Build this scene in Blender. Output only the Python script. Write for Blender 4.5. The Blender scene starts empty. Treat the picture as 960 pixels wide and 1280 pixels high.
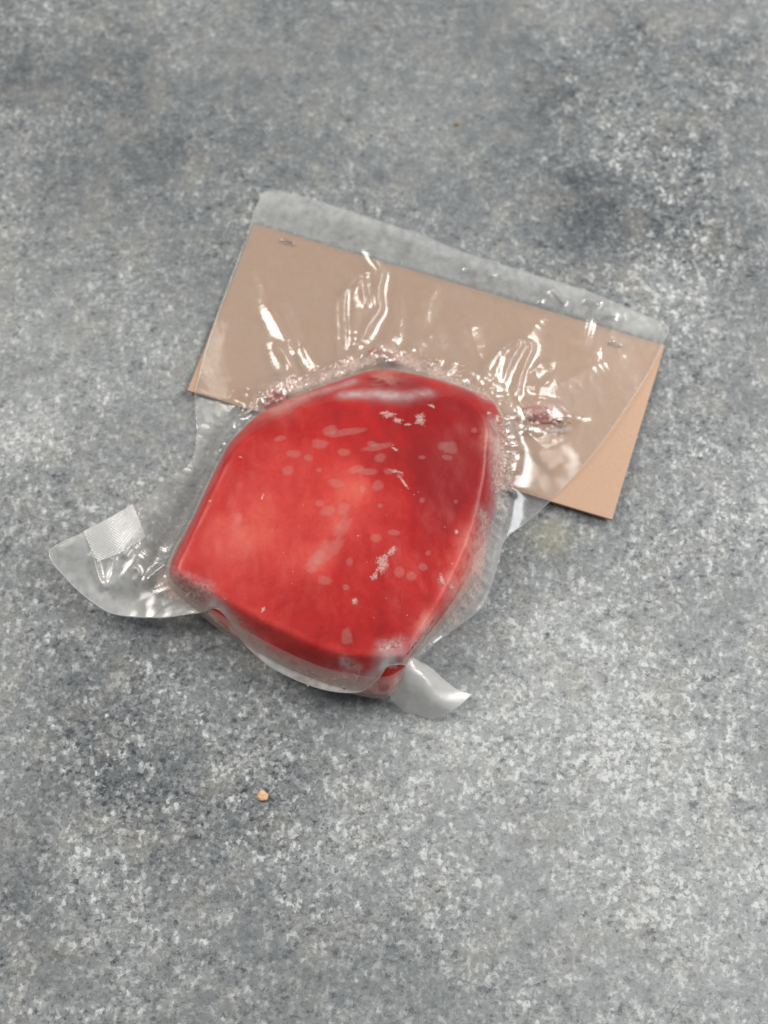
import bpy, bmesh, math, random
import numpy as np
from mathutils import Vector
from mathutils.bvhtree import BVHTree
rng = np.random.default_rng(7)
random.seed(7)
S = bpy.context.scene
COL = S.collection

# ------------------------------------------------------------------ camera
TILT = math.radians(21.0); DIST = 0.54; F = 1800.0
cam_d = bpy.data.cameras.new('camera'); cam = bpy.data.objects.new('camera', cam_d); COL.objects.link(cam)
cam_d.sensor_fit = 'VERTICAL'; cam_d.sensor_height = 36; cam_d.lens = F/1280*36
CAM = np.array([0, -DIST*math.sin(TILT), DIST*math.cos(TILT)])
cam.location = CAM; cam.rotation_euler = (TILT, 0, 0)
cam_d.clip_start = 0.01; cam_d.clip_end = 20
cam_d.dof.use_dof = True; cam_d.dof.focus_distance = 0.492; cam_d.dof.aperture_fstop = 8.0
S.camera = cam

# ------------------------------------------------------------------ world, lamps, exposure
w = bpy.data.worlds.new('World'); S.world = w; w.use_nodes = True
bg = w.node_tree.nodes['Background']
bg.inputs[0].default_value = (0.86, 0.95, 1.0, 1); bg.inputs[1].default_value = 0.20
def area(name, loc, aim, sx, sy, power, col):
    l = bpy.data.lights.new(name, 'AREA'); l.shape = 'RECTANGLE'; l.size = sx; l.size_y = sy
    l.energy = power; l.color = col
    o = bpy.data.objects.new(name, l); COL.objects.link(o); o.location = loc
    o.rotation_euler = (Vector(aim)-Vector(loc)).to_track_quat('-Z', 'Y').to_euler()
    return o
area('window_light', (0.80, 0.10, 0.72), (0.05, 0, 0), 0.5, 0.5, 6.0, (0.96, 0.98, 1.0))
area('ceiling_spot', (-0.95, 0.42, 1.08), (0, 0, 0), 0.62, 0.62, 19, (1.0, 0.94, 0.86))
area('ceiling_spot_right', (1.0, 0.70, 1.10), (0, 0, 0), 0.62, 0.62, 21, (1.0, 0.94, 0.86))
S.view_settings.view_transform = 'Standard'; S.view_settings.look = 'None'
S.view_settings.exposure = -0.24; S.view_settings.gamma = 1.0
S.render.engine = 'CYCLES'
S.cycles.max_bounces = 12; S.cycles.transparent_max_bounces = 24
S.cycles.caustics_reflective = False; S.cycles.caustics_refractive = False
S.cycles.use_denoising = True; S.cycles.use_adaptive_sampling = False
try: S.cycles.denoiser = 'OPENIMAGEDENOISE'
except Exception: pass
S.cycles.sample_clamp_indirect = 6

# ------------------------------------------------------------------ helpers
def at(px, py, z=0.0):
    """a point of the place seen at a pixel of the 960x1280 picture, at height z"""
    px = np.asarray(px, float); py = np.asarray(py, float); z = np.asarray(z, float)
    x = (px-480)/F; y = -(py-640)/F
    c, s = math.cos(TILT), math.sin(TILT)
    d = np.stack([x, y*c+s, y*s-c], -1)
    t = (z-CAM[2])/d[..., 2]
    return CAM[:2]+d[..., :2]*t[..., None]
def poly(pts, z=None):
    p = np.array(pts, float)
    zz = p[:, 2]*1e-3 if z is None else z
    return at(p[:, 0], p[:, 1], zz)
def catmull(p, n=8, closed=True):
    p = np.asarray(p, float); m = len(p); out = []
    rngi = range(m) if closed else range(m-1)
    for i in rngi:
        if closed: a, b, c, d = p[i-1], p[i], p[(i+1) % m], p[(i+2) % m]
        else: a, b, c, d = p[max(i-1, 0)], p[i], p[i+1], p[min(i+2, m-1)]
        for k in range(n):
            t = k/n
            out.append(.5*((2*b)+(c-a)*t+(2*a-5*b+4*c-d)*t*t+(3*b-a-3*c+d)*t**3))
    if not closed: out.append(p[-1])
    return np.array(out)
def resample(p, n, closed=True):
    q = np.vstack([p, p[:1]]) if closed else p
    s = np.r_[0, np.cumsum(np.linalg.norm(np.diff(q[:, :2], axis=0), axis=1))]
    t = np.linspace(0, s[-1], n+1)[:-1] if closed else np.linspace(0, s[-1], n)
    return np.stack([np.interp(t, s, q[:, k]) for k in range(q.shape[1])], -1)
def seg_dist(P, A, B, chunk=20000):
    """nearest distance, segment index and foot point"""
    D = np.empty(len(P)); I = np.empty(len(P), int); Q = np.empty((len(P), 2))
    AB = B-A; L2 = np.maximum((AB**2).sum(1), 1e-18)
    for i in range(0, len(P), chunk):
        p = P[i:i+chunk, None]
        t = np.clip(((p-A)*AB).sum(-1)/L2, 0, 1)
        foot = A+AB*t[..., None]
        d2 = ((p-foot)**2).sum(-1); k = d2.argmin(1); r = np.arange(len(k))
        D[i:i+chunk] = np.sqrt(d2[r, k]); I[i:i+chunk] = k; Q[i:i+chunk] = foot[r, k]
    return D, I, Q
def inside(P, V, chunk=40000):
    A = V; B = np.roll(V, -1, 0); out = np.zeros(len(P), bool)
    for i in range(0, len(P), chunk):
        x = P[i:i+chunk, 0:1]; y = P[i:i+chunk, 1:2]
        c = ((A[:, 1] > y) != (B[:, 1] > y)) & (x < (B[:, 0]-A[:, 0])*(y-A[:, 1])/(B[:, 1]-A[:, 1]+1e-30)+A[:, 0])
        out[i:i+chunk] = c.sum(1) % 2 == 1
    return out
def sdf(P, V):
    D, I, Q = seg_dist(P, V, np.roll(V, -1, 0))
    ins = inside(P, V)
    return np.where(ins, -D, D), Q
def smooth(a, b, x):
    t = np.clip((x-a)/(b-a), 0, 1); return t*t*(3-2*t)
def vnoise(x, y, seed=0):
    """smooth value noise in -1..1"""
    r = np.random.default_rng(seed).uniform(-1, 1, (256, 256))
    xi = np.floor(x).astype(int); yi = np.floor(y).astype(int)
    fx = x-xi; fy = y-yi; fx = fx*fx*(3-2*fx); fy = fy*fy*(3-2*fy)
    g = lambda i, j: r[i % 256, j % 256]
    return (g(xi, yi)*(1-fx)+g(xi+1, yi)*fx)*(1-fy)+(g(xi, yi+1)*(1-fx)+g(xi+1, yi+1)*fx)*fy
def fbm(x, y, seed=0, o=4):
    s = 0; a = 1; n = 0
    for k in range(o):
        s = s+a*vnoise(x*2**k+17*k, y*2**k+5*k, seed+k); n += a; a *= .55
    return s/n
def gauss_blur(a, s):
    r = int(3*s)+1; k = np.exp(-.5*(np.arange(-r, r+1)/s)**2); k /= k.sum()
    f = lambda v: np.convolve(np.pad(v, r, 'edge'), k, 'valid')
    a = np.apply_along_axis(f, 0, a); return np.apply_along_axis(f, 1, a)
def mesh_obj(name, V, Fc, mat, parent=None, smooth_sh=True, attrs=None):
    me = bpy.data.meshes.new(name)
    me.from_pydata([tuple(map(float, v)) for v in V] if not isinstance(V, np.ndarray) else V.tolist(), [], Fc if isinstance(Fc, list) else Fc.tolist())
    me.validate()
    if smooth_sh: me.polygons.foreach_set('use_smooth', [True]*len(me.polygons))
    for k, v in (attrs or {}).items():
        at_ = me.attributes.new(k, 'FLOAT', 'POINT'); at_.data.foreach_set('value', np.asarray(v, np.float32))
    me.update()
    o = bpy.data.objects.new(name, me); COL.objects.link(o)
    for m in (mat if isinstance(mat, (list, tuple)) else [mat]): me.materials.append(m)
    if parent is not None: o.parent = parent
    return o
def grid_faces(nu, nv):
    i = np.arange(nu-1)[:, None]*nv+np.arange(nv-1)[None]
    i = i.ravel(); return np.stack([i, i+nv, i+nv+1, i+1], -1)
def tag(o, label=None, cat=None, group=None, kind=None):
    for k, v in (('label', label), ('category', cat), ('group', group), ('kind', kind)):
        if v: o[k] = v
    return o
def empty(name, loc):
    o = bpy.data.objects.new(name, None); COL.objects.link(o); o.location = loc; return o

# ------------------------------------------------------------------ node helpers
class NT:
    def __init__(s, name):
        s.m = bpy.data.materials.new(name); s.m.use_nodes = True; s.t = s.m.node_tree; s.t.nodes.clear()
        s.out = s.t.nodes.new('ShaderNodeOutputMaterial')
    def n(s, typ, **kw):
        nd = s.t.nodes.new('ShaderNode'+typ)
        for k, v in kw.items():
            if k.startswith('_'): setattr(nd, k[1:], v)
        for k, v in kw.items():
            if not k.startswith('_'):
                key = int(k[1:]) if k[0] == 'i' and k[1:].isdigit() else k.replace('__', ' ')
                s.set(nd.inputs[key], v)
        return nd
    def set(s, inp, v):
        if hasattr(v, 'bl_idname') and hasattr(v, 'outputs'): s.t.links.new(v.outputs[0], inp)
        elif isinstance(v, bpy.types.NodeSocket): s.t.links.new(v, inp)
        else: inp.default_value = v
    def math(s, op, a, b=0.0, c=0.0, clamp=False):
        nd = s.t.nodes.new('ShaderNodeMath'); nd.operation = op; nd.use_clamp = clamp
        s.set(nd.inputs[0], a); s.set(nd.inputs[1], b); s.set(nd.inputs[2], c); return nd
    def mix(s, f, a, b, blend='MIX'):
        nd = s.t.nodes.new('ShaderNodeMix'); nd.data_type = 'RGBA'; nd.blend_type = blend
        s.set(nd.inputs[0], f); s.set(nd.inputs[6], a); s.set(nd.inputs[7], b); return nd.outputs[2]
    def ramp(s, f, stops, interp='LINEAR'):
        nd = s.t.nodes.new('ShaderNodeValToRGB'); cr = nd.color_ramp; cr.interpolation = interp
        while len(cr.elements) < len(stops): cr.elements.new(0.5)
        for e, (p, c) in zip(cr.elements, stops): e.position = p; e.color = (*c, 1) if len(c) == 3 else c
        s.set(nd.inputs[0], f); return nd.outputs[0]
    def maprange(s, v, a, b, c, d):
        nd = s.t.nodes.new('ShaderNodeMapRange'); nd.clamp = True
        for i, x in enumerate((v, a, b, c, d)): s.set(nd.inputs[i], x)
        return nd.outputs[0]
    def coord(s): return s.t.nodes.new('ShaderNodeTexCoord').outputs['Object']
    def attr(s, name):
        nd = s.t.nodes.new('ShaderNodeAttribute'); nd.attribute_name = name; return nd.outputs['Fac']
    def noise(s, co, scale, det=3, rough=.55, dist=0.0):
        return s.n('TexNoise', Vector=co, Scale=scale, Detail=det, Roughness=rough, Distortion=dist).outputs[0]

# ------------------------------------------------------------------ materials
def mat_table():
    t = NT('grey_stone_laminate'); co = t.coord()
    warp = t.n('TexNoise', Vector=co, Scale=900, Detail=4, Roughness=.75)
    off = t.n('VectorMath', _operation='SUBTRACT', i0=warp.outputs[1], i1=(.5, .5, .5))
    off2 = t.n('VectorMath', _operation='SCALE', i0=off); off2.inputs['Scale'].default_value = .0030
    cw = t.n('VectorMath', _operation='ADD', i0=co, i1=off2).outputs[0]
    def cells(scale, sx=1.0, rot=0.0):
        mp = t.n('Mapping', Vector=cw); mp.inputs['Scale'].default_value = (sx, 1, 1); mp.inputs['Rotation'].default_value = (0, 0, rot)
        v = t.n('TexVoronoi', Vector=mp.outputs[0], Scale=scale, Randomness=1.0)
        sp = t.n('SeparateColor', Color=v.outputs['Color']); return sp.outputs[0], v.outputs['Distance']
    a, da = cells(560, 1.4, .7); b, db = cells(820, .7, -.5); c, dc = cells(1500)
    n1 = t.noise(co, 160, 4, .62); n2 = t.noise(co, 28, 4, .6); n3 = t.noise(co, 9, 3, .5)
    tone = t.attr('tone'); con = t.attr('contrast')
    # flake value: mid grey with lighter flakes and darker specks
    light = t.math('MULTIPLY', t.maprange(a, .68, .86, 0, 1), t.maprange(n1, .38, .62, .15, 1))
    light2 = t.math('MULTIPLY', t.maprange(b, .66, .88, 0, 1), .55)
    dark = t.math('MULTIPLY', t.maprange(b, .04, .18, 1, 0), t.maprange(n1, .35, .6, 1, .2))
    dark2 = t.math('MULTIPLY', t.maprange(c, .0, .25, 1, 0), .5)
    fine = t.math('MULTIPLY', t.math('SUBTRACT', c, .5), .55)
    d = t.math('SUBTRACT', t.math('ADD', t.math('MULTIPLY', light, 1.25), light2), t.math('ADD', dark, dark2))
    d = t.math('MULTIPLY', t.math('ADD', d, fine), t.math('MULTIPLY', con, t.maprange(n2, .35, .65, .55, 1.15)))
    base = t.math('ADD', t.math('MULTIPLY', t.math('SUBTRACT', n2, .5), .28), t.math('MULTIPLY', t.math('SUBTRACT', n1, .5), .35))
    base = t.math('ADD', base, t.math('MULTIPLY', t.math('SUBTRACT', n3, .5), .25))
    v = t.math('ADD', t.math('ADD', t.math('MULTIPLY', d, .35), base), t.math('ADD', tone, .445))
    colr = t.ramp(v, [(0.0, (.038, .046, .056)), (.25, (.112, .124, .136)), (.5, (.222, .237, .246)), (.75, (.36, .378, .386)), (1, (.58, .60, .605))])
    warm = t.mix(t.maprange(t.noise(co, 55, 2), .5, .75, 0, .35), colr, (.27, .255, .22, 1), 'MIX')
    stain = t.mix(t.math('MULTIPLY', t.attr('stain'), .45), warm, (.34, .33, .20, 1))
    bump = t.n('Bump', Strength=.10, Distance=.0006, Height=v)
    p = t.n('BsdfPrincipled', **{'Base__Color': stain}); t.set(p.inputs['Normal'], bump)
    t.set(p.inputs['Roughness'], t.maprange(v, .2, .9, .52, .40)); p.inputs['Specular IOR Level'].default_value = .35
    t.t.links.new(p.outputs[0], t.out.inputs[0]); return t.m
def mat_card():
    t = NT('copper_tan_board'); co = t.coord()
    n = t.noise(co, 2600, 2, .7); n2 = t.noise(co, 40, 3, .6)
    c = t.ramp(n, [(.25, (.43, .272, .185)), (.75, (.565, .380, .272))])
    c = t.mix(t.maprange(n2, .3, .7, 0, .2), c, (.46, .29, .20, 1))
    p = t.n('BsdfPrincipled', **{'Base__Color': c, 'Roughness': .42})
    p.inputs['Metallic'].default_value = .2
    t.set(p.inputs['Normal'], t.n('Bump', Strength=.2, Distance=.0002, Height=n))
    t.t.links.new(p.outputs[0], t.out.inputs[0]); return t.m
def mat_simple(name, col, rough=.5, metal=0.0, sss=0.0):
    t = NT(name); n = t.noise(t.coord(), 900, 3)
    c = t.mix(t.maprange(n, .3, .7, 0, 1), (*[x*.8 for x in col], 1), (*[min(1, x*1.15) for x in col], 1))
    p = t.n('BsdfPrincipled', **{'Base__Color': c, 'Roughness': rough, 'Metallic': metal})
    if sss:
        p.inputs['Subsurface Weight'].default_value = sss; p.inputs['Subsurface Radius'].default_value = (.006, .002, .0015)
        p.inputs['Subsurface Scale'].default_value = 1.0
    t.set(p.inputs['Normal'], t.n('Bump', Strength=.3, Distance=.0004, Height=n))
    t.t.links.new(p.outputs[0], t.out.inputs[0]); return t.m
def mat_meat():
    t = NT('raw_red_flesh'); co = t.coord()
    pale = t.attr('pale'); dk = t.attr('dark'); fat = t.attr('fat')
    mp = t.n('Mapping', Vector=co); mp.inputs['Rotation'].default_value = (0, 0, .5); mp.inputs['Scale'].default_value = (1, .6, 1)
    grain = t.noise(mp.outputs[0], 120, 5, .62, .6); blot = t.noise(co, 60, 4, .6, .4); fine = t.noise(co, 900, 2, .6)
    mp2 = t.n('Mapping', Vector=co); mp2.inputs['Rotation'].default_value = (0, 0, .35); mp2.inputs['Scale'].default_value = (1, .22, 1)
    fib = t.noise(mp2.outputs[0], 420, 4, .6, .8); band = t.noise(mp2.outputs[0], 55, 2, .5, .5)
    f = t.math('ADD', pale, t.math('MULTIPLY', t.math('SUBTRACT', grain, .5), .55))
    f = t.math('ADD', f, t.math('ADD', t.math('MULTIPLY', t.math('SUBTRACT', fib, .5), .10), t.math('MULTIPLY', t.math('SUBTRACT', band, .5), .35)))
    f = t.math('ADD', f, t.math('MULTIPLY', t.math('SUBTRACT', blot, .5), .5))
    f = t.math('ADD', f, t.math('MULTIPLY', t.math('SUBTRACT', fine, .5), .14))
    c = t.ramp(f, [(0, (.29, .008, .010)), (.3, (.43, .015, .015)), (.6, (.56, .050, .042)), (1, (.67, .145, .105))])
    c = t.mix(t.math('MULTIPLY', dk, t.maprange(blot, .3, .6, .5, 1)), c, (.20, .008, .014, 1))
    fatc = t.mix(t.maprange(t.noise(co, 300, 3), .35, .65, 0, 1), (.72, .36, .26, 1), (.80, .60, .52, 1))
    c = t.mix(t.math('MULTIPLY', fat, t.maprange(t.noise(co, 180, 4, .65), .36, .52, 0, 1)), c, fatc)
    p = t.n('BsdfPrincipled', **{'Base__Color': c, 'Roughness': .45}); p.inputs['Specular IOR Level'].default_value = .15
    p.inputs['Subsurface Weight'].default_value = .55; p.inputs['Subsurface Radius'].default_value = (.005, .0012, .001); p.inputs['Subsurface Scale'].default_value = 1.0
    h = t.math('ADD', grain, t.math('MULTIPLY', fine, .3))
    t.set(p.inputs['Normal'], t.n('Bump', Strength=.25, Distance=.0012, Height=h))
    t.t.links.new(p.outputs[0], t.out.inputs[0]); return t.m
def mat_film(name, milk0=.13, emboss=.5, rough=.10, spec=1.0, use_attr=True, tint=(.76, .77, .77), crinkle=.25):
    t = NT(name); co = t.coord()
    # diamond-embossed channel pattern of the bag
    xyz = t.n('SeparateXYZ', Vector=co)
    k = 2*math.pi/.00105
    u = t.math('ADD', t.math('MULTIPLY', xyz.outputs[0], k*.96), t.math('MULTIPLY', xyz.outputs[1], k*.28))
    v = t.math('ADD', t.math('MULTIPLY', xyz.outputs[0], -k*.28), t.math('MULTIPLY', xyz.outputs[1], k*.96))
    pat = t.math('MULTIPLY', t.math('SINE', u), t.math('SINE', v))
    cr = t.noise(co, 170, 4, .6, .8)
    em = t.attr('emboss') if use_attr else 1.0
    b1 = t.n('Bump', Distance=.00013, Height=pat); t.set(b1.inputs['Strength'], t.math('MULTIPLY', em, emboss))
    crm = t.attr('crinkle') if use_attr else 1.0
    b2 = t.n('Bump', Distance=.0016, Height=cr, Normal=b1.outputs[0]); t.set(b2.inputs['Strength'], t.math('MULTIPLY', t.math('MINIMUM', crm, 1.7), crinkle))
    geo = t.n('NewGeometry')
    dt = t.n('VectorMath', _operation='DOT_PRODUCT', i0=b2.outputs[0], i1=geo.outputs['Incoming'])
    fr = t.math('ADD', .042, t.math('MULTIPLY', t.math('POWER', t.math('SUBTRACT', 1.0, t.math('ABSOLUTE', dt.outputs['Value']), clamp=True), 5.0), .9))
    gl = t.n('BsdfGlossy', Color=(1, 1, 1, 1)); gl.inputs['Color'].default_value = (1, 1, 1, 1); t.set(gl.inputs['Roughness'], t.math('ADD', t.attr('clung'), rough) if use_attr else rough); t.set(gl.inputs['Normal'], b2.outputs[0])
    g2 = t.n('BsdfGlossy', Color=(1, 1, 1, 1)); g2.inputs['Roughness'].default_value = max(.32, rough); t.set(g2.inputs['Normal'], b2.outputs[0])
    gl = t.n('MixShader', Fac=.42, i1=gl, i2=g2)
    milk = t.math('ADD', t.attr('milk'), milk0) if use_attr else milk0
    if use_attr:
        fn = t.noise(co, 650, 4, .72, .5); fn2 = t.noise(co, 140, 4, .65, .6)
        frost = t.math('MULTIPLY', t.attr('frost'), t.math('MULTIPLY', t.maprange(fn, .38, .58, .3, 1), t.maprange(fn2, .36, .56, .5, 1)))
        milk = t.math('MAXIMUM', milk, frost, clamp=True)
        pk = t.attr('pink')
        dc = t.mix(frost, (*tint, 1), t.mix(pk, (.78, .69, .64, 1), (.76, .46, .36, 1)))
    else: dc = (*tint, 1)
    df = t.n('BsdfDiffuse', Color=dc); tl = t.n('BsdfTranslucent', Color=dc)
    body = t.n('MixShader', Fac=.35, i1=df, i2=tl)
    tr = t.n('BsdfTransparent', Color=(.985, .986, .985, 1))
    m1 = t.n('MixShader', Fac=milk, i1=tr, i2=body)
    m2 = t.n('MixShader', Fac=t.math('MULTIPLY', t.math('MULTIPLY', fr, t.math('SUBTRACT', 1.0, t.math('MULTIPLY', t.attr('clung'), 6.5), clamp=True)) if use_attr else fr, 1.6*spec, clamp=True), i1=m1, i2=gl)
    t.t.links.new(m2.outputs[0], t.out.inputs[0]); return t.m
def mat_frost(name, op, col, grain=900, lo=.3, hi=.6, base=.4, soft=0.0):
    t = NT(name); co = t.coord()
    n = t.noise(co, grain, 4, .7)
    fd = t.attr('fade')
    if soft: n = t.math('ADD', n, t.math('MULTIPLY', t.math('SUBTRACT', fd, .6), soft))
    f = t.math('MULTIPLY', t.math('MULTIPLY', t.maprange(n, lo, hi, base, 1), op), 1.0 if soft else t.maprange(fd, 0, .6, .35, 1))
    df = t.n('BsdfDiffuse', Color=(*col, 1)); tr = t.n('BsdfTransparent', Color=(.97, .95, .95, 1))
    m = t.n('MixShader', Fac=f, i1=tr, i2=df)
    t.t.links.new(m.outputs[0], t.out.inputs[0]); return t.m

M_table = mat_table(); M_card = mat_card(); M_meat = mat_meat()
M_film = mat_film('clear_vacuum_film', .0, crinkle=.07, rough=.10, spec=1.45)
M_under = mat_film('clear_vacuum_film_back', .03, spec=.35, rough=.2)
M_tail = mat_film('cloudy_gathered_film', .62, emboss=.15, tint=(.84, .84, .82), use_attr=False, rough=.16)
M_side = mat_film('clinging_side_film', .30, tint=(.80, .62, .57), emboss=0, use_attr=False, crinkle=.3, rough=.2, spec=.5)
M_seam = mat_film('film_edge', .42, tint=(.85, .85, .85), emboss=0, use_attr=False, rough=.15)
M_fold = mat_film('embossed_double_film', .55, tint=(.86, .86, .85), emboss=0, use_attr=False, rough=.2, spec=1.3)
M_bub = mat_frost('trapped_air', .12, (.90, .62, .58), 700, .25, .6, .6)
M_fro = mat_frost('ice_frost', .42, (.90, .70, .66), 1300, .42, .66, 0.0, soft=.45)
M_steel = mat_simple('staple_wire', (.75, .75, .75), .25, 1.0)
M_scrap = mat_simple('raw_scrap', (.50, .15, .115), .5, 0, .3)
M_dscrap = mat_simple('dark_raw_scrap', (.30, .035, .045), .35, 0, .4)
M_crumb = mat_simple('tan_crumb', (.64, .42, .23), .6)
M_brown = mat_simple('brown_crumb', (.30, .17, .07), .6)

# ------------------------------------------------------------------ countertop
def blobs(P, lst, z=0.0):
    v = np.zeros(len(P))
    for (px, py, r, a) in lst:
        c = at(px, py, z); rr = r*.0003
        d = np.hypot(P[:, 0]-c[0], P[:, 1]-c[1])/rr
        v += a*np.exp(-d**2)
    return v
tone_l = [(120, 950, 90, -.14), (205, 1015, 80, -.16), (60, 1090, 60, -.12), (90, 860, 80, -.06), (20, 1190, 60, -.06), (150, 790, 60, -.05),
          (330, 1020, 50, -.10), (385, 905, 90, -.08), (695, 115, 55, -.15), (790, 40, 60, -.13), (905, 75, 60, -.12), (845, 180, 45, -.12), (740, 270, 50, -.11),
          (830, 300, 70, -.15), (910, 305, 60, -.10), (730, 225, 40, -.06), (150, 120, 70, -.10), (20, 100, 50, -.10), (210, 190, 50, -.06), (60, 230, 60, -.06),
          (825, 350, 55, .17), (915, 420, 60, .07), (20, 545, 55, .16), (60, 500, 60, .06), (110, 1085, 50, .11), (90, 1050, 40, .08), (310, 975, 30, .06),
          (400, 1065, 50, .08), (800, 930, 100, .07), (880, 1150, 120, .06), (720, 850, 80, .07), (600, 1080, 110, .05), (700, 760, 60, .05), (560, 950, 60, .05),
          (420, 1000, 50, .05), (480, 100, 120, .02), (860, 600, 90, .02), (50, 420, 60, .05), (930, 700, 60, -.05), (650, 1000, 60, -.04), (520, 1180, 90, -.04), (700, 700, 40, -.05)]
tone_l += [(480, 60, 420, -.07), (60, 500, 260, -.03), (850, 1050, 380, .06), (500, 1250, 300, .03), (900, 1150, 300, .05), (30, 60, 160, -.07), (930, 130, 140, -.05), (560, 870, 90, .05)]  # broad tone gradient standing in for light falloff: far end darker, near right lighter
con_l = [(830, 330, 130, .5), (860, 150, 130, .35), (150, 1000, 180, .55), (420, 1040, 120, .45), (750, 850, 220, .3), (20, 540, 90, .3), (480, 60, 260, -.3), (350, 1200, 160, -.15), (100, 350, 200, -.1)]
NX, NY = 300, 340
gx = np.linspace(-.62, .62, NX); gy = np.linspace(-.62, .80, NY)
X, Y = np.meshgrid(gx, gy, indexing='ij'); P = np.stack([X.ravel(), Y.ravel()], -1)
st = blobs(P, [(690, 672, 22, 1), (790, 352, 12, .7), (570, 155, 8, .8)])
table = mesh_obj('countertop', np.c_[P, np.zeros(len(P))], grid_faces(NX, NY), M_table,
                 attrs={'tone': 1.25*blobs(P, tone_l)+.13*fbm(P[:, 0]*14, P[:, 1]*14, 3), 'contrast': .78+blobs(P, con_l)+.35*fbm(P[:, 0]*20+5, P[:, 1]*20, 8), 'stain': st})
tag(table, 'grey mottled stone-look countertop under the package', None, None, 'structure')

# ------------------------------------------------------------------ backing card with two staples
cTL, cTR, cBR, cBL = [at(*p, .0015) for p in ((318, 280), (831, 432), (764, 652), (235, 490))]
def card_z(u, v):      # underside: the board is a little warped
    return .0004+.0016*np.clip(u-.55, 0, 1)**2*4*v*.6+.0014*v**2
nu, nv = 60, 30
uu, vv = np.meshgrid(np.linspace(0, 1, nu), np.linspace(0, 1, nv), indexing='ij')
def card_xy(u, v):
    u = u[..., None]; v = v[..., None]
    return (cTL*(1-u)+cTR*u)*(1-v)+(cBL*(1-u)+cBR*u)*v
cxy = card_xy(uu, vv).reshape(-1, 2); cz = card_z(uu, vv).ravel(); TH = .0013
Vt = np.c_[cxy, cz+TH]; Vb = np.c_[cxy, cz]
Ft = grid_faces(nu, nv); n0 = nu*nv
border = [i*nv for i in range(nu)]+[(nu-1)*nv+j for j in range(1, nv)]+[i*nv+nv-1 for i in range(nu-2, -1, -1)]+[j for j in range(nv-2, 0, -1)]
Fs = [[border[k], border[(k+1) % len(border)], border[(k+1) % len(border)]+n0, border[k]+n0] for k in range(len(border))]
card = mesh_obj('backing_card', np.vstack([Vt, Vb]), Ft[:, ::-1].tolist()+(Ft+n0).tolist()+Fs, M_card, smooth_sh=False)
bm = bmesh.new(); bm.from_mesh(card.data); bmesh.ops.recalc_face_normals(bm, faces=bm.faces); bm.to_mesh(card.data); bm.free()
tag(card, 'tan copper-coloured rectangular board behind the red slab, partly under the film', 'card')
def card_top(P):
    """height of the card's top at points, 0 off the card (bilinear inverse by affine approximation)"""
    A = np.array([cTR-cTL, cBL-cTL]).T; uv = np.linalg.solve(A, (P-cTL).T).T
    for _ in range(3):
        e = P-card_xy(uv[:, 0], uv[:, 1]); uv = uv+np.linalg.solve(A, e.T).T
    ins = (uv[:, 0] > 0) & (uv[:, 0] < 1) & (uv[:, 1] > 0) & (uv[:, 1] < 1)
    return np.where(ins, card_z(uv[:, 0].clip(0, 1), uv[:, 1].clip(0, 1))+TH, 0)
def tube(name, pts, r, mat, parent, ns=6, closed=False):
    pts = np.asarray(pts, float); n = len(pts); V = []; Fc = []
    T = np.gradient(pts, axis=0); T /= np.linalg.norm(T, axis=1)[:, None]+1e-12
    for p, tdir in zip(pts, T):
        a = np.cross(tdir, (0, 0, 1.)); a = a/(np.linalg.norm(a)+1e-9) if np.linalg.norm(a) > 1e-4 else np.array([1., 0, 0])
        b = np.cross(a, tdir)
        for k in range(ns):
            q = 2*math.pi*k/ns; V.append(p+r*(a*math.cos(q)+b*math.sin(q)))
    for i in range(n-1):
        for k in range(ns):
            Fc.append([i*ns+k, i*ns+(k+1) % ns, (i+1)*ns+(k+1) % ns, (i+1)*ns+k])
    Fc.append(list(range(ns))[::-1]); Fc.append([(n-1)*ns+k for k in range(ns)])
    return mesh_obj(name, np.array(V), Fc, mat, parent)
def staple(pa, pb):
    a = np.r_[at(*pa, .003), 0]; b = np.r_[at(*pb, .003), 0]
    za = card_top(a[None, :2])[0]-.0005; h = .0011
    zt = za+.0005+h
    p = [(a[0], a[1], za), (a[0], a[1], zt-.0003), tuple(a[:2]*.94+b[:2]*.06)+(zt,), tuple(a[:2]*.5+b[:2]*.5)+(zt+.0002,), tuple(a[:2]*.06+b[:2]*.94)+(zt,), (b[0], b[1], zt-.0003), (b[0], b[1], za)]
    return tube('staple', catmull(p, 4, False), .00032, M_steel, card)
staple((352, 299), (367, 304)); staple((763, 427), (777, 431))

# ------------------------------------------------------------------ the red slab
Mp = [(211,716),(219,690),(240,650),(262,603),(287,555),(330,515),(385,490),(430,474),(475,462),(530,470),(575,483),(612,499),(629,530),(628,570),(622,620),(612,665),(598,715),(560,770),(520,815),(503,844),(484,866),(440,861),(400,849),(345,825),(300,798),(262,771),(225,742)]
Tp = [(216,711),(230,680),(246,647),(268,600),(293,557),(337,525),(392,504),(440,496),(480,491),(530,492),(575,494),(602,509),(613,535),(611,575),(605,620),(590,670),(568,722),(538,775),(510,815),(493,823),(440,820),(400,812),(345,787),(300,764),(262,743),(230,725)]
ZM, ZT = .010, .0245
N = 260
mid = resample(catmull(poly(Mp, ZM), 6), N)
top = resample(catmull(poly(Tp, ZT), 6), N)
cen = top.mean(0)
def by_angle(p):
    d = p-cen; a = np.unwrap(np.arctan2(d[:, 1], d[:, 0])); r = np.hypot(d[:, 0], d[:, 1])
    o = np.argsort(a % (2*math.pi)); a2 = (a % (2*math.pi))[o]; r2 = r[o]
    q = np.linspace(0, 2*math.pi, N, endpoint=False)
    return np.interp(q, np.r_[a2[-1]-2*math.pi, a2, a2[0]+2*math.pi], np.r_[r2[-1], r2, r2[0]]), q
rm, ang = by_angle(mid); rt, _ = by_angle(top)
ca, sa = np.cos(ang), np.sin(ang)
rings = []   # (radius array, z)
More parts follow.
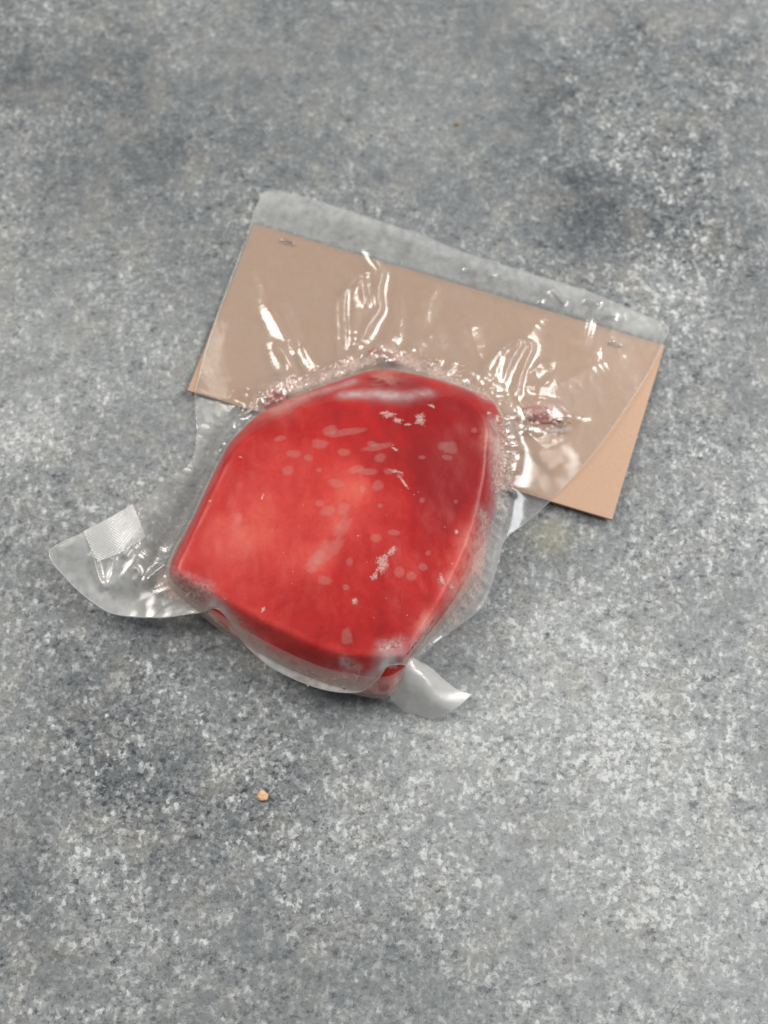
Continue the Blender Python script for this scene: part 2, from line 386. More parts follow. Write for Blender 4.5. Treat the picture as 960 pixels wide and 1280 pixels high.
back = smooth(-.2, .8, sa)          # the far side slopes back more gently
for z, fM in ((.0009, .945), (.0018, .965), (.004, .985), (.007, .997)): rings.append((rm*fM, np.full(N, z)))
for k in range(12):                  # mid to top edge
    t = k/11; e = t**1.25
    rings.append((rm*(1-e)+(rt*1.0)*e, ZM+(ZT-.0016-ZM)*t))
for k in range(1, 60):               # rounded edge, then the gently domed top
    s = 1-k/60
    inset = (1-s)*rt
    edge = np.minimum(inset/.010, 1)
    z = ZT-.0016+.0016*np.sqrt(1-(1-np.minimum(inset/.0036, 1))**2)+.0016*smooth(0, .03, inset)
    rings.append((rt*s, z))
V = []; 
for r, z in rings: V.append(np.stack([cen[0]+r*ca, cen[1]+r*sa, np.broadcast_to(z, (N,))], -1))
V = np.concatenate(V); nr = len(rings)
Rn = np.repeat(np.arange(nr), N)
topm = smooth(12, 22, Rn)
px_lines = [((600, 640), (508, 822)), ]
def linefield(P, a, b, z):
    A = at(*a, z); B = at(*b, z); t = B-A; L = np.linalg.norm(t); t /= L; n = np.array([-t[1], t[0]])
    return (P-A)@n, ((P-A)@t)/L
h = .0007*fbm(V[:, 0]*45, V[:, 1]*45, 11, 3)+.0004*fbm(V[:, 0]*160, V[:, 1]*120, 15, 3)
V[:, 2] += h*topm
d, t_ = linefield(V[:, :2], (618, 560), (508, 822), ZT)   # right strip drops away as a bevelled facet
sgn = 1 if linefield(at(640, 760, ZT)[None], (618, 560), (508, 822), ZT)[0][0] > 0 else -1
V[:, 2] -= topm*.17*np.minimum(.5*(d*sgn+np.sqrt((d*sgn)**2+.007**2)), .02)*smooth(0, .3, t_)
# dip at the far end where the flesh thins towards the back corner
V[:, 2] -= topm*blobs(V[:, :2], [(500, 478, 45, .0035), (600, 500, 40, .002)], .022)
V[:, :2] += (np.stack([ca, sa], -1)[np.tile(np.arange(N), nr)])*(.0006*fbm(V[:, 0]*70+9, V[:, 1]*70+V[:, 2]*90, 21, 3)*(1-topm))[:, None]
Fm = []
for k in range(nr-1):
    for i in range(N):
        j = (i+1) % N; Fm.append([k*N+i, k*N+j, (k+1)*N+j, (k+1)*N+i])
V = np.vstack([V, [[cen[0], cen[1], V[-N:, 2].mean()]], [[cen[0], cen[1], .0009]]])
for i in range(N):
    j = (i+1) % N; Fm.append([(nr-1)*N+i, (nr-1)*N+j, len(V)-2]); Fm.append([j, i, len(V)-1])
pale_l = [(300, 640, 75, .30), (440, 640, 55, .22), (370, 590, 60, .16), (330, 700, 60, .20), (250, 690, 45, .16), (480, 700, 40, .10), (590, 730, 50, .35), (430, 740, 60, .08),
          (400, 555, 50, .10), (470, 620, 40, .18), (550, 525, 75, -.26), (380, 515, 55, -.14), (565, 590, 60, -.18), (420, 655, 22, .22), (395, 700, 28, .22), (445, 610, 22, .2), (310, 680, 45, .14), (330, 750, 50, -.04), (520, 770, 60, -.08), (590, 590, 50, -.05), (440, 815, 60, .05), (280, 765, 50, .1)]
fat_l = [(622, 560, 20, .6), (600, 690, 24, .5), (585, 740, 22, .6), (480, 470, 22, .3), (430, 850, 16, .35), (350, 500, 30, .3), (540, 795, 18, .6)]
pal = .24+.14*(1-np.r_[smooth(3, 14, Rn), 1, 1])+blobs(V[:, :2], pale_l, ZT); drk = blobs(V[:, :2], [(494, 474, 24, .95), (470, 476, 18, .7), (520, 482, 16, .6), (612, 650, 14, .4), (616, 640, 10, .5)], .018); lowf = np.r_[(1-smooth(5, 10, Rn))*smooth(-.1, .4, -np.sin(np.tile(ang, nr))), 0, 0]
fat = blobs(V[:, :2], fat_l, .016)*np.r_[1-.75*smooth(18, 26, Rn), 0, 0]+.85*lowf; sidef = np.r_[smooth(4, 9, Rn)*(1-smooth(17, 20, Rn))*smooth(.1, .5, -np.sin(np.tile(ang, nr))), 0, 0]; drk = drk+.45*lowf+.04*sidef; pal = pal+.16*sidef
steak = mesh_obj('raw_steak', V, Fm, M_meat, attrs={'pale': pal, 'dark': drk.clip(0, 1), 'fat': fat.clip(0, 1)})
bm = bmesh.new(); bm.from_mesh(steak.data); bmesh.ops.recalc_face_normals(bm, faces=bm.faces); bm.to_mesh(steak.data); bm.free()
tag(steak, 'thick slab of raw bright red flesh sealed under clear film', 'meat')
bvh = BVHTree.FromPolygons([Vector(v) for v in V], Fm)
def meat_z(P):
    out = np.full(len(P), -1.0)
    for i, (x, y) in enumerate(P):
        hit = bvh.ray_cast(Vector((x, y, .2)), Vector((0, 0, -1)))
        if hit[0] is not None: out[i] = hit[0].z
    return out

# ------------------------------------------------------------------ scraps inside the pouch
def lump(name, px, py, z, rx, ry, rz, rot, mat, seed):
    bm = bmesh.new(); bmesh.ops.create_icosphere(bm, subdivisions=4, radius=1)
    c = at(px, py, z)
    for v in bm.verts:
        n = 1+.55*float(fbm(np.array([v.co.x*1.9+v.co.z]), np.array([v.co.y*1.9-v.co.z*.7]), seed, 4)[0])
        x, y, zz = v.co.x*rx*n, v.co.y*ry*n, max(v.co.z, -.6)*rz*n
        v.co = (x*math.cos(rot)-y*math.sin(rot), x*math.sin(rot)+y*math.cos(rot), zz)
    me = bpy.data.meshes.new(name); bm.to_mesh(me); bm.free(); me.polygons.foreach_set('use_smooth', [True]*len(me.polygons))
    me.materials.append(mat); o = bpy.data.objects.new(name, me); COL.objects.link(o); o.location = (c[0], c[1], z); return o
tag(lump('meat_scrap', 680, 518, .0028, .0085, .0036, .0014, -.05, M_scrap, 31), 'small pink meat scrap in a film pocket right of the slab', 'meat scrap', 'loose scraps in the pouch')
tag(lump('meat_scrap', 345, 498, .0044, .0052, .0042, .0034, .6, M_scrap, 35), 'small reddish meat scrap at the upper left shoulder of the slab', 'meat scrap', 'loose scraps in the pouch')
tag(lump('meat_scrap', 480, 446, .0040, .0060, .0022, .0022, -.3, M_scrap, 39), 'tiny orange-pink meat scrap at the far tip of the slab', 'meat scrap', 'loose scraps in the pouch')

# ------------------------------------------------------------------ vacuum pouch
pouch = empty('vacuum_pouch', (0, 0, 0))
tag(pouch, 'clear plastic vacuum pouch shrunk tightly around the red slab', 'plastic bag')
# outline of the flat pouch: pixel x, pixel y, height in mm
OUT = [(324,250,2.4),(342,239,2.6),(399,252,3.0),(484,280,3.2),(537,298,3.4),(573,313,3.8),(662,342,4.6),(733,364,4.4),(786,386,3.8),(832,407,3.2),(829,427,3.0),
       (810,466,3.0),(783,509,3.6),(755,549,4.0),(722,590,3.8),(686,628,3.0),(656,655,1.6),(630,678,1.4),(621,712,1.4),(602,760,2.0),(564,792,3),(536,816,5),(515,834,9),
       (500,838,11),(484,841,12),(470,855,11),(445,866,10),(400,861,9.5),(345,838,9),(310,810,9),(287,780,10),(270,768,10),(240,768,9),(200,772,8),(145,768,6.5),(115,752,7.5),(85,725,10),(62,690,12),
       (104,665,15),(140,646,11.5),(166,631,8.5),(182,625,4),(205,600,1.5),(236,582,.8),(246,548,.8),(244,500,2.0),(250,468,2.6),(266,411,2.6),(306,301,2.4)]
o3 = np.array(OUT, float); ow = np.c_[poly(OUT), o3[:, 2]*1e-3]
# soft curves, but keep the two bag corners crisp
oc = catmull(ow, 7)
cell = .00038
lo = oc[:, :2].min(0)-.004; hi = oc[:, :2].max(0)+.004
def film_grid(cell):
    gx = np.arange(lo[0], hi[0], cell); gy = np.arange(lo[1], hi[1], cell)
    X, Y = np.meshgrid(gx, gy, indexing='ij'); return gx, gy, np.stack([X.ravel(), Y.ravel()], -1)
midv = np.stack([cen[0]+rm*ca, cen[1]+rm*sa], -1)
def lift_field(P):
    """height of the outline spread inwards"""
    k = oc[::3]; num = np.zeros(len(P)); den = np.zeros(len(P))
    for q in k:
        w_ = 1/(((P-q[:2])**2).sum(1)+2e-6)**1.6
        num += w_*q[2]; den += w_
    return num/den
def cut(P, nx, ny, sd, foot):
    keep = (sd < 0).reshape(nx, ny)
    cellk = keep[:-1, :-1] | keep[1:, :-1] | keep[1:, 1:] | keep[:-1, 1:]
    return cellk
gx, gy, P = film_grid(cell); nx, ny = len(gx), len(gy)
sd, foot = sdf(P, oc[:, :2])
near = (sd > 0) & (sd < cell*1.6)
P2 = P.copy(); P2[near] = foot[near]
zb = card_top(P2); zb = gauss_blur(zb.reshape(nx, ny), 2.0).ravel()
zb = np.maximum(zb, card_top(P2))
for (qx, qy, qr, qh) in ((672, 517, 16, .0032), (692, 517, 15, .0026), (342, 496, 20, .0068), (484, 442, 14, .006)):
    c_ = at(qx, qy, .004); zb += qh*np.exp(-(((P2-c_)**2).sum(1)/(qr*.0003)**2)**1.5)
gq = 8; ca_ = P.reshape(nx, ny, 2)[::gq, ::gq]; lc = lift_field(ca_.reshape(-1, 2)).reshape(ca_.shape[:2])
fi = np.clip(np.arange(nx)/gq, 0, lc.shape[0]-1.001); fj = np.clip(np.arange(ny)/gq, 0, lc.shape[1]-1.001)
i0 = fi.astype(int); j0 = fj.astype(int); fi = (fi-i0)[:, None]; fj = (fj-j0)[None]
L0 = ((lc[i0][:, j0]*(1-fi)+lc[i0+1][:, j0]*fi)*(1-fj)+(lc[i0][:, j0+1]*(1-fi)+lc[i0+1][:, j0+1]*fi)*fj).ravel()
md, mfoot = sdf(P2, midv)
obst = np.full(len(P), -1.0); cand = md < .002
obst[cand] = meat_z(P2[cand])
mang = np.arctan2(P2[:, 1]-cen[1], P2[:, 0]-cen[0])
backw = smooth(-.15, .5, np.sin(mang))
zf = np.maximum(L0, zb+.0004)
hedge = .0108-.001*backw
Ld = .0042+.0035*backw
do = np.clip(md, 0, None)
z = zf+(np.maximum(hedge, zf)-zf)*np.exp(-(do/Ld)**1.15)
z = np.where(obst > 0, np.maximum(z, obst+.0007), z)
# stretched film bridges the last few millimetres beside the steep sides
zs = gauss_blur(z.reshape(nx, ny), 1.6).ravel()
z = np.maximum(zs, np.where(obst > 0, obst+.0006, 0)); z = np.maximum(z, zb+.0004)
z = gauss_blur(z.reshape(nx, ny), .9).ravel(); z = np.where(obst > 0, np.maximum(z, obst+.0004), z)
# fold ridges: points, width px, height mm, sharpness
FOLDS = [
 ([(450,310),(466,323),(477,342),(473,369),(475,390),(464,408),(453,429),(434,452)], 4.5, 2.4),
 ([(461,340),(445,355),(432,369),(430,397),(432,426),(430,460)], 4.5, 2.0),
 ([(453,351),(455,372),(462,387)], 4, 1.3),
 ([(342,429),(356,447),(367,468),(367,492)], 5, 2.2),
 ([(377,432),(388,450),(398,466)], 5, 1.2),
 ([(328,376),(352,419),(367,447)], 7, .9),
 ([(318,330),(345,400),(362,440)], 12, .7),
 ([(605,493),(610,464),(626,443),(644,431),(650,436),(638,457),(626,488)], 4.5, 2.2),
 ([(646,507),(649,479),(658,454),(664,436),(653,429)], 4, 2.4),
 ([(658,482),(669,493),(680,486),(692,470)], 5, 1.6),
 ([(662,472),(676,458),(694,457)], 4, .9),
 ([(651,507),(676,502),(697,509),(715,523),(733,525)], 4, 1.4),
 ([(651,536),(676,533),(704,528),(729,528)], 4, 1.2),
 ([(651,539),(680,564),(711,594)], 10, 1.5),
 ([(640,545),(648,575),(640,600)], 6, .7),
 ([(584,404),(591,429),(602,457)], 12, 1.2),
 ([(530,430),(545,420),(552,445)], 9, .8),
 ([(686,362),(696,374),(706,385)], 4, 1.6), ([(728,375),(738,380),(750,386)], 4, 1.2), ([(748,400),(760,398),(768,395)], 4, 1.6), ([(672,378),(676,382)], 4, 1),
 ([(575,335),(600,343),(622,348)], 5, .8), ([(700,430),(730,440),(752,444)], 6, .7), ([(650,400),(700,405),(745,415)], 14, .7),
 ([(282,508),(292,494),(310,490),(322,502),(320,518),(304,526),(288,522)], 4, 2.0),
 ([(300,530),(285,550),(272,580)], 5, 1.2),
 ([(500,420),(480,436),(462,448)], 5, 1.3), ([(520,440),(500,445),(486,455)], 4, 1.1), ([(560,455),(590,470),(612,486)], 5, 1.4), ([(400,470),(430,455),(455,445)], 4, 1.4), ([(380,478),(360,480),(340,505)], 4, 1.2),
 ([(122,700),(126,722),(134,746)], 4, 2.4), ([(158,708),(165,694),(176,684)], 4, 1.6), ([(135,745),(160,725),(185,690)], 9, 1.4), ([(172,716),(177,724),(170,738)], 3.5, 1.3),
 ([(180,738),(200,722),(215,712)], 5, 1.6), ([(150,700),(145,722),(136,745)], 6, 1.0), ([(190,690),(205,660),(212,640)], 10, .8),
 ([(632,590),(626,612),(618,635)], 3.5, .7),
 ([(600,720),(575,760),(545,795)], 5, 1.0), ([(560,800),(540,812),(515,828)], 5, 1.2), ([(292,392),(280,430),(270,478)], 20, 1.1), ([(604,484),(640,442),(682,396)], 8, .9), ([(392,470),(372,420),(346,360)], 8, .8), ([(520,450),(530,400),(545,350)], 9, .8), ([(640,520),(700,482),(760,452)], 8, .8), ([(490,440),(500,400),(498,360)], 8, .6), ([(449,335),(455,380),(450,438)], 13, 1.8), ([(628,440),(620,470),(612,495)], 11, 1.7), ([(668,462),(672,490)], 10, 1.6), ([(350,432),(358,465),(362,495)], 10, 1.5), ([(690,560),(706,585)], 12, 1.4), ([(300,505),(310,515)], 10, 1.3), ([(400,440),(410,470)], 9, .7), ([(560,440),(570,470)], 9, .8),
 ([(602,690),(612,650),(620,610)], 4, 1.0),
]
for (ex, ey) in [(a_, b_) for a_, b_ in catmull(Mp, 5) if (b_ < 545 or a_ > 545) and b_ < 800]:
    vx, vy = ex-425, ey-640; L_ = math.hypot(vx, vy); vx /= L_; vy /= L_
    if random.random() < .25: continue
    l_ = random.uniform(8, 26); k_ = random.uniform(-.5, .5); o_ = random.uniform(-4, 4)
    FOLDS.append(([(ex+o_*vy, ey-o_*vx), (ex+vx*l_*.5+k_*vy*5, ey+vy*l_*.5-k_*vx*5), (ex+vx*l_+k_*vy*14, ey+vy*l_-k_*vx*14)], random.uniform(2.2, 4), random.uniform(.6, 1.5)))
for pts, wpx, hmm in FOLDS:
    q = catmull(poly([(a, b) for a, b in pts], .003), 8, False)
    wd = wpx*.00036
    bb = ((P2 > q.min(0)-wd*5) & (P2 < q.max(0)+wd*5)).all(1) & (sd < cell*2)
    idx = np.flatnonzero(bb)
    if not len(idx): continue
    D, I, _ = seg_dist(P2[idx], q[:-1], q[1:])
    t = (I+.5)/(len(q)-1)
    tap = np.clip(np.minimum(t, 1-t)*5, .15, 1)
    prof = .4*np.exp(-(D/wd)**2)+.6*np.exp(-D/(wd*.8))
    z[idx] += hmm*1.15e-3*tap*prof*(1-smooth(.0, .004, -md[idx]))
# radial creases, fine crumples over the header
rad = vnoise(mang*15+3*fbm(P2[:, 0]*50, P2[:, 1]*50, 5, 2), do*90, 51); rad2 = vnoise(mang*38, do*160, 52)
cre = (1-np.abs(rad))**3*.0011+(1-np.abs(rad2))**3*.0005
outm = smooth(0, .002, md)
z += cre*outm*np.exp(-do/.006)*(.35+.65*backw)*.7
hdr = backw*smooth(.004, .02, do)
z += hdr*(.00028*fbm(P2[:, 0]*60+2, P2[:, 1]*45, 61, 3)+.00012*(1-np.abs(fbm(P2[:, 0]*130, P2[:, 1]*110, 65, 3)))**4)
z += outm*(1-backw)*.0003*fbm(P2[:, 0]*90, P2[:, 1]*90, 71, 3)*smooth(0, .004, -sd)
z = gauss_blur(z.reshape(nx, ny), .6).ravel()
z = np.maximum(z, zb+.00035); z = np.where(obst > 0, np.maximum(z, obst+.00035), z)
# attributes
def lines(P, lst, z=.006):
    v = np.zeros(len(P))
    for pts, wpx, a in lst:
        q = catmull(poly(pts, z), 6, False); wd = wpx*.0003
        idx = np.flatnonzero(((P > q.min(0)-wd*3) & (P < q.max(0)+wd*3)).all(1))
        if len(idx):
            D, _, _ = seg_dist(P[idx], q[:-1], q[1:]); v[idx] = np.maximum(v[idx], a*np.exp(-(D/wd)**2))
    return v
contact = smooth(.0, .003, -md)
off = gauss_blur((card_top(P2) == 0).astype(float).reshape(nx, ny), 1.5).ravel()
milk = .012+.05*(1-contact)+.02*hdr+off*(1-contact)*(.10+.12*backw)*(1-.75*smooth(.3, .9, -np.cos(mang)))*smooth(0, .006, do)
milk += blobs(P2, [(105, 705, 50, .32), (150, 725, 50, .28)], .008)
milk += lines(P2, [([(430,502),(470,503),(505,506),(535,500)], 9, .42), ([(350,515),(390,495),(440,478)], 9, .28), ([(620,540),(626,580),(616,640)], 9, .2), ([(622,660),(612,700),(598,745),(562,792)], 16, .36),
                  ([(265,775),(310,812),(360,840),(445,858)], 7, .25), ([(190,745),(230,752),(262,765)], 9, .2), ([(110,750),(145,764),(200,768),(260,764)], 8, .28), ([(480,830),(510,826)], 12, .4), ([(470,440),(520,455),(580,480)], 8, .15)], .016)
milk += lines(P2, [([(330,250),(400,262),(540,308),(660,352),(820,415)], 14, .16)], .003)
milk += lines(P2, [([(200,768),(245,764),(272,766),(290,782),(312,808),(346,834),(400,856),(445,861),(470,850),(488,838)], 6, .62), ([(120,735),(150,757),(200,762),(250,760)], 12, .3)], .0095)
frost = lines(P2, [([(204,724),(212,736),(232,748),(258,758)], 13, 1.15), ([(182,738),(205,734)], 6, .8), ([(292,786),(310,802),(328,815)], 8, .9), ([(372,842),(400,852),(446,856)], 9, 1.0), ([(430,838),(448,846)], 6, .6), ([(608,660),(604,700),(590,740),(570,770)], 12, 1.05), ([(560,780),(540,798),(515,822)], 6, .8),
                  ([(480,826),(500,822)], 9, .9), ([(620,545),(626,575),(622,600),(628,640)], 11, 1.1), ([(462,446),(490,440),(530,456),(575,478),(606,500)], 10, 1.1), ([(360,484),(400,472),(445,452)], 10, 1.0), ([(325,500),(345,480),(365,478)], 7, .5), ([(648,530),(680,531),(715,528)], 5, .6), ([(636,530),(640,545)], 8, .6), ([(640,575),(632,600)], 8, .6)], .010)
milk = np.clip(milk, 0, 1)*np.clip(1+(.12+.5*backw)*fbm(P2[:, 0]*110, P2[:, 1]*110, 91, 4)+.4*fbm(P2[:, 0]*420, P2[:, 1]*420, 95, 2), .25, 1.7)
frost = np.maximum(frost, lines(P2, [([(652,522),(683,512),(708,520)], 7, .75), ([(328,505),(345,492),(362,490)], 8, .6)], .004))
pink = lines(P2, [([(200,725),(225,742),(258,758)], 14, .6), ([(292,786),(328,815)], 10, .5), ([(372,842),(446,856)], 10, .5), ([(462,446),(490,440),(530,456),(575,478),(606,500)], 18, .75), ([(360,484),(400,472),(445,452)], 18, .75), ([(618,540),(640,575),(630,605)], 14, .9), ([(608,660),(604,700),(590,740),(570,770)], 18, .6), ([(640,530),(680,531),(715,528)], 8, .8), ([(655,514),(683,510),(712,520)], 8, .6)], .006)
crk = (1-contact)*(.35+.65*backw)+blobs(P2, [(453, 355, 22, 3), (445, 400, 22, 2.0), (622, 455, 20, 2.5), (672, 480, 20, 2.5), (350, 455, 22, 2), (303, 508, 18, 2.5), (740, 385, 25, 2.0), (690, 368, 20, 2.0), (150, 700, 25, 2.0), (470, 440, 30, 1.5), (580, 470, 25, 1.5)], .004)
emb = (1-contact)*(.12+.88*lines(P2, [([(262,410),(268,450),(275,490)], 25, 1), ([(690,575),(712,598)], 25, 1), ([(110,690),(150,670)], 40, 1)], .003))
cellk = cut(P, nx, ny, sd, foot)
Fq = grid_faces(nx, ny)[cellk.ravel()]
used = np.unique(Fq); remap = np.full(len(P), -1); remap[used] = np.arange(len(used))
film = mesh_obj('film', np.c_[P2, z][used], remap[Fq], M_film, pouch,
                attrs={'milk': milk[used], 'frost': frost[used].clip(0, 1), 'pink': pink[used].clip(0, 1), 'crinkle': crk[used], 'emboss': emb[used], 'clung': .135*smooth(-.0012, .0012, -md[used])})
# back sheet: lies on the counter and the card, rises to meet the front sheet along the edge
from numpy import interp
cb = .0009
gxb, gyb, Pb = film_grid(cb); nxb, nyb = len(gxb), len(gyb)
sdb, fb = sdf(Pb, oc[:, :2]); nb = (sdb > 0) & (sdb < cb*1.6); Pb2 = Pb.copy(); Pb2[nb] = fb[nb]
zbb = card_top(Pb2); zbb = np.maximum(gauss_blur(zbb.reshape(nxb, nyb), 1.2).ravel(), zbb)
Lb = lift_field(Pb2); up = np.exp(-(np.clip(-sdb, 0, None)/.006)**1.5)
def sample(Pq):      # front sheet height at a point
    i = np.clip(((Pq[:, 0]-lo[0])/cell).astype(int), 0, nx-1); j = np.clip(((Pq[:, 1]-lo[1])/cell).astype(int), 0, ny-1)
    return z.reshape(nx, ny)[i, j]
mdb, _ = sdf(Pb2, midv)
tgt = sample(Pb2)-.0001
zl = np.where(mdb < 0, .0004, zbb+.00015)
zz = zl+(np.maximum(np.minimum(Lb, tgt), zl)-zl)*up*smooth(-.002, .002, mdb)
low = np.full(len(Pb2), .0004); cn = np.flatnonzero((mdb < .0012) & (mdb > -.012))
for i in cn:
    hit = bvh.ray_cast(Vector((Pb2[i, 0], Pb2[i, 1], -.05)), Vector((0, 0, 1)))
    if hit[0] is not None and hit[0].z > .0009: low[i] = hit[0].z-.0004
zz = np.where(mdb < 0, np.maximum(low, .0004), np.maximum(zz, zl+(.0085-zl)*np.exp(-np.clip(mdb, 0, None)/.0016)))
zz = np.minimum(zz, np.maximum(tgt, .0002))
ck = cut(Pb, nxb, nyb, sdb, fb); Fb = grid_faces(nxb, nyb)[ck.ravel()]
ub = np.unique(Fb); rb = np.full(len(Pb), -1); rb[ub] = np.arange(len(ub))
mesh_obj('back_film', np.c_[Pb2, zz][ub], rb[Fb][:, ::-1], M_under, pouch,
         attrs={'milk': .14*gauss_blur((card_top(Pb2) == 0).astype(float).reshape(nxb, nyb), 1.0).ravel()[ub], 'crinkle': np.full(len(ub), .3), 'emboss': np.full(len(ub), .5)})
WV = []; WR = [(.952, .0006), (.968, .0018), (.988, .004), (.999, .007), (1.0, .0090)]
wa = [i for i in range(N) if 185 < math.degrees(ang[i]) < 340]
for z_ in (.0115, .014, .0165, .0185):
    e_ = ((z_-ZM)/(ZT-.0008-ZM))**1.25; WR.append((None, z_, e_))
for f_, z_, *e_ in WR:
    rr_ = rm*f_ if f_ else rm*(1-e_[0])+rt*e_[0]
    for i in wa: WV.append((cen[0]+(rr_[i]+.0012)*ca[i], cen[1]+(rr_[i]+.0012)*sa[i], z_))
mesh_obj('side_film', np.array(WV), grid_faces(len(WR), len(wa)), M_side, pouch)
# welded rim along the free edge
q = oc[:, :2]
ring = np.c_[q, sample(q)]
def rim(i0, i1, r):
    k = ring[i0*7:i1*7+1]; k = k.copy()
    for _ in range(3): k[1:-1, 2] = (k[:-2, 2]+2*k[1:-1, 2]+k[2:, 2])/4
    tube('seam', k, r, M_seam, pouch, 6)
rim(22, 38, .00025); rim(0, 10, .0002); rim(10, 18, .00013); rim(45, 48, .00016)

def sheet(name, rows, mat, n=10, parent=pouch, quilt=0.0):
    R = [catmull([np.r_[at(a, b, c*1e-3), c*1e-3] for a, b, c in r], n, False) for r in rows]
    R = np.array(R); Cc = np.stack([catmull(R[:, k], n, False) for k in range(R.shape[1])], 0)
    a, b = Cc.shape[:2]
    if quilt:
        k = 2*math.pi/.0012; u = Cc[..., 0]*.96+Cc[..., 1]*.28; v = Cc[..., 1]*.96-Cc[..., 0]*.28
        Cc[..., 2] += quilt*np.sin(k*u)*np.sin(k*v)
    return mesh_obj(name, Cc.reshape(-1, 3), grid_faces(a, b), mat, parent)
# gathered tail at the near corner
sheet('gathered_tail', [[(485,843,12.5), (497,836,13), (505,826,14.5), (514,822,14), (524,826,10)],
                  [(481,853,10.5), (494,846,12), (508,840,14.5), (525,836,13), (538,834,7)],
                  [(486,868,8), (499,862,9.5), (514,860,11), (536,852,12), (556,850,4.5)],
                  [(494,880,4), (508,881,5), (524,880,6), (545,875,9), (572,862,5)],
                  [(506,890,1), (522,894,1.5), (542,898,2), (566,888,5), (590,868,4)]], M_tail, 9)
# folded-over sealed corner of the left flap, diamond embossed
sheet('folded_corner', [[(104,664,15.4), (135,648,14.4), (158,635,11.4), (166,630,10.0)],
                  [(112,682,14.2), (142,668,13.0), (164,654,10.2), (174,650,8.9)],
                  [(122,702,13.2), (150,691,11.9), (172,678,9.1), (182,671,7.7)]], M_fold, 36, quilt=.00013)

# ------------------------------------------------------------------ trapped air and frost under the film
def patch(name, px, py, rx, ry, rot, mat, irr, seed, lift=.00018, dome=.00015):
    c0 = at(px, py, ZT+.001); n = 26; V = []; Fc = []
    rs = (0, .45, .8, 1.0); pts = [c0]
    for s in rs[1:]:
        for k in range(n):
            a = 2*math.pi*k/n
            rr = s*(1+irr*float(fbm(np.array([math.cos(a)*1.4+seed]), np.array([math.sin(a)*1.4]), seed, 3)[0])*2)
            x = rx*rr*math.cos(a)*.0003; y = ry*rr*math.sin(a)*.0003
            pts.append(c0+np.array([x*math.cos(rot)-y*math.sin(rot), x*math.sin(rot)+y*math.cos(rot)]))
    pts = np.array(pts); zz = meat_z(pts); ok = zz > 0
    if not ok.all(): zz[~ok] = zz[ok].min() if ok.any() else .02
    fz = sample(pts)
    prof = np.r_[1, np.repeat([1-s*s for s in rs[1:]], n)]
    zz = np.minimum(zz+lift+dome*prof*0, fz-.00006); zz = np.maximum(zz, meat_z(pts)+.00008)
    for k in range(n):
        j = (k+1) % n; Fc.append([0, 1+k, 1+j])
        for r in range(2): Fc.append([1+r*n+k, 1+(r+1)*n+k, 1+(r+1)*n+j, 1+r*n+j])
    return mesh_obj(name, np.c_[pts, zz], Fc, mat, pouch, attrs={'fade': prof})
c3 = lambda x, y: (180+x/2, 440+y/2)
BUB = [(360,297,11,10),(410,266,8,6),(465,195,15,10),(500,252,12,7),(585,335,11,10),(590,267,11,8),(530,295,15,7),(572,232,10,5),(438,298,4,4),(695,266,6,3),(758,264,9,5),(826,193,5,5),(780,371,3,3),(695,372,4,4),
       (440,381,7,6),(580,467,10,9),(625,452,12,5),(710,501,4,4),(514,526,6,7),(638,550,9,10),(668,560,10,9),(698,536,8,7),(590,386,4,4),(546,343,4,8),(527,624,5,6),(505,590,6,5),(452,572,13,8),(110,554,5,5),(85,548,4,4),
       (375,255,14,8),(480,330,16,8),(560,300,20,6),(340,215,12,5),(460,400,14,9),(500,395,10,14),(768,582,4,4),(740,570,4,7),(420,545,10,7),(640,310,6,5),(610,300,8,5)]
for i, (x, y, rx, ry) in enumerate(BUB): patch('air_bubble', *c3(x, y), rx*.62+1, ry*.62+1, random.uniform(-.4, .4), M_bub, .10, 100+i)
for i, a in enumerate([(408, 690, 13, 27, -.7), (428, 660, 8, 18, -.5), (470, 560, 26, 5, .2), (432, 540, 24, 5, .15), (395, 700, 14, 8, .6), (492, 819, 13, 9, .2), (433, 795, 6, 10, .3), (560, 560, 12, 9, 0.0), (400, 555, 10, 8, 0)]):
    patch('air_bubble', *a, M_bub, .30, 160+i)
FRO = [(487, 517, 12, 6, .1), (497, 524, 8, 5, -.4), (480, 514, 7, 4, 0), (524, 523, 9, 13, -.1), (510, 530, 7, 3, .2), (478, 704, 12, 19, -.5), (490, 690, 10, 5, .5), (468, 722, 6, 7, 0),
       (505, 604, 3, 16, .6), (495, 590, 12, 3, -.3), (493, 562, 7, 3, -.4), (329, 761, 4, 5, 0), (443, 752, 5, 6, 0), (571, 664, 4, 5, 0), (552, 722, 4, 9, .4), (565, 729, 4, 4, 0), (491, 826, 10, 5, .1),
       (262, 625, 4, 2, .3), (328, 622, 2, 7, -.3), (300, 570, 3, 2, 0), (540, 505, 8, 3, -.4)]
for i, a in enumerate(FRO): patch('frost_patch', *a, M_fro, .38, 200+i, lift=.00024)
for i in range(36):
    x = random.uniform(280, 600); y = random.uniform(540, 800)
    patch('frost_patch', x, y, random.uniform(.6, 1.6), random.uniform(.6, 1.6), random.uniform(0, 3), M_fro, .3, 300+i, lift=.00024)

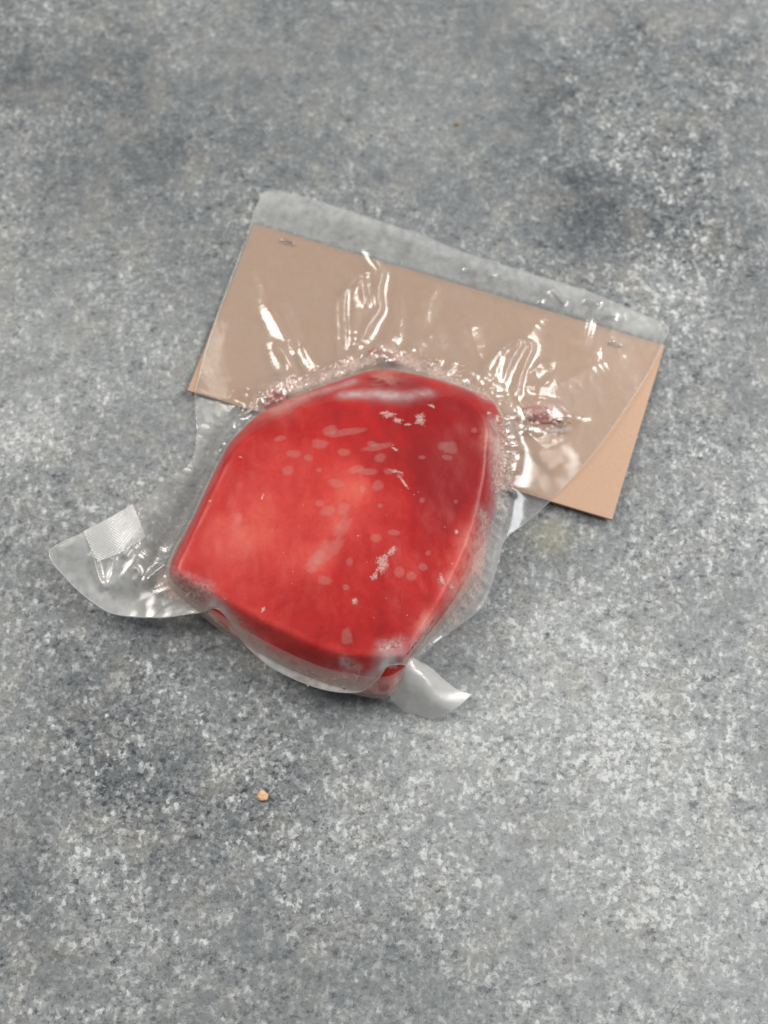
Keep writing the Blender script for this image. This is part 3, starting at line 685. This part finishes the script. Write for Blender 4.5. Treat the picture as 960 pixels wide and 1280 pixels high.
# frozen crumbs of flesh and ice caught along the rim, too many to count
M_ice = mat_simple('pinkish_ice_crumbs', (.74, .50, .41), .6, 0, .2)
def rim_crumbs(lines_, n_):
    V = []; Fc = []
    octf = [(0, 2, 4), (2, 1, 4), (1, 3, 4), (3, 0, 4), (2, 0, 5), (1, 2, 5), (3, 1, 5), (0, 3, 5)]
    for pts, spread, wgt in lines_:
        q = resample(catmull(poly(pts, .006), 8, False), 400, False)
        for _ in range(int(n_*wgt)):
            c = q[random.randrange(400)]+np.array([random.gauss(0, 1), random.gauss(0, 1)])*spread*.0003
            zz = float(sample(c[None])[0]); sz = random.uniform(.0003, .0010)*(1 if random.random() < .85 else 1.5)
            b = len(V); a = random.uniform(0, 3.14); k = random.uniform(.4, 1)
            for dx, dy, dz in ((1, 0, 0), (-1, 0, 0), (0, 1, 0), (0, -1, 0), (0, 0, 1), (0, 0, -1)):
                x = dx*sz*random.uniform(.7, 1.4); y = dy*sz*k*random.uniform(.7, 1.4)
                V.append((c[0]+x*math.cos(a)-y*math.sin(a), c[1]+x*math.sin(a)+y*math.cos(a), zz-.0004+dz*sz*.45))
            Fc += [[b+i for i in f] for f in octf]
    o = mesh_obj('ice_crumbs', np.array(V), Fc, M_ice, pouch); o['kind'] = 'stuff'
rim_crumbs([([(462,448),(490,441),(530,455),(575,476),(606,498)], 5, 1.0), ([(362,486),(400,473),(450,452)], 5, .6), ([(330,506),(345,494),(362,488)], 5, .35), ([(618,535),(634,560),(632,590),(624,625)], 5, .8),
            ([(648,531),(680,532),(716,528)], 4, .3), ([(655,518),(683,514),(706,520)], 5, .35), ([(196,733),(215,742),(250,757)], 4, .4), ([(378,850),(415,857),(448,858)], 3, .3)], 150)

# ------------------------------------------------------------------ crumbs on the counter
tag(lump('food_crumb', 328, 995, .0005, .0022, .0017, .0010, .4, M_crumb, 81), 'small orange-tan crumb lying on the counter below the slab', 'crumb', 'crumbs on the counter')
tag(lump('food_crumb', 571, 155, .0004, .0009, .0008, .0006, .2, M_brown, 83), 'tiny brown crumb on the counter above the film', 'crumb', 'crumbs on the counter')
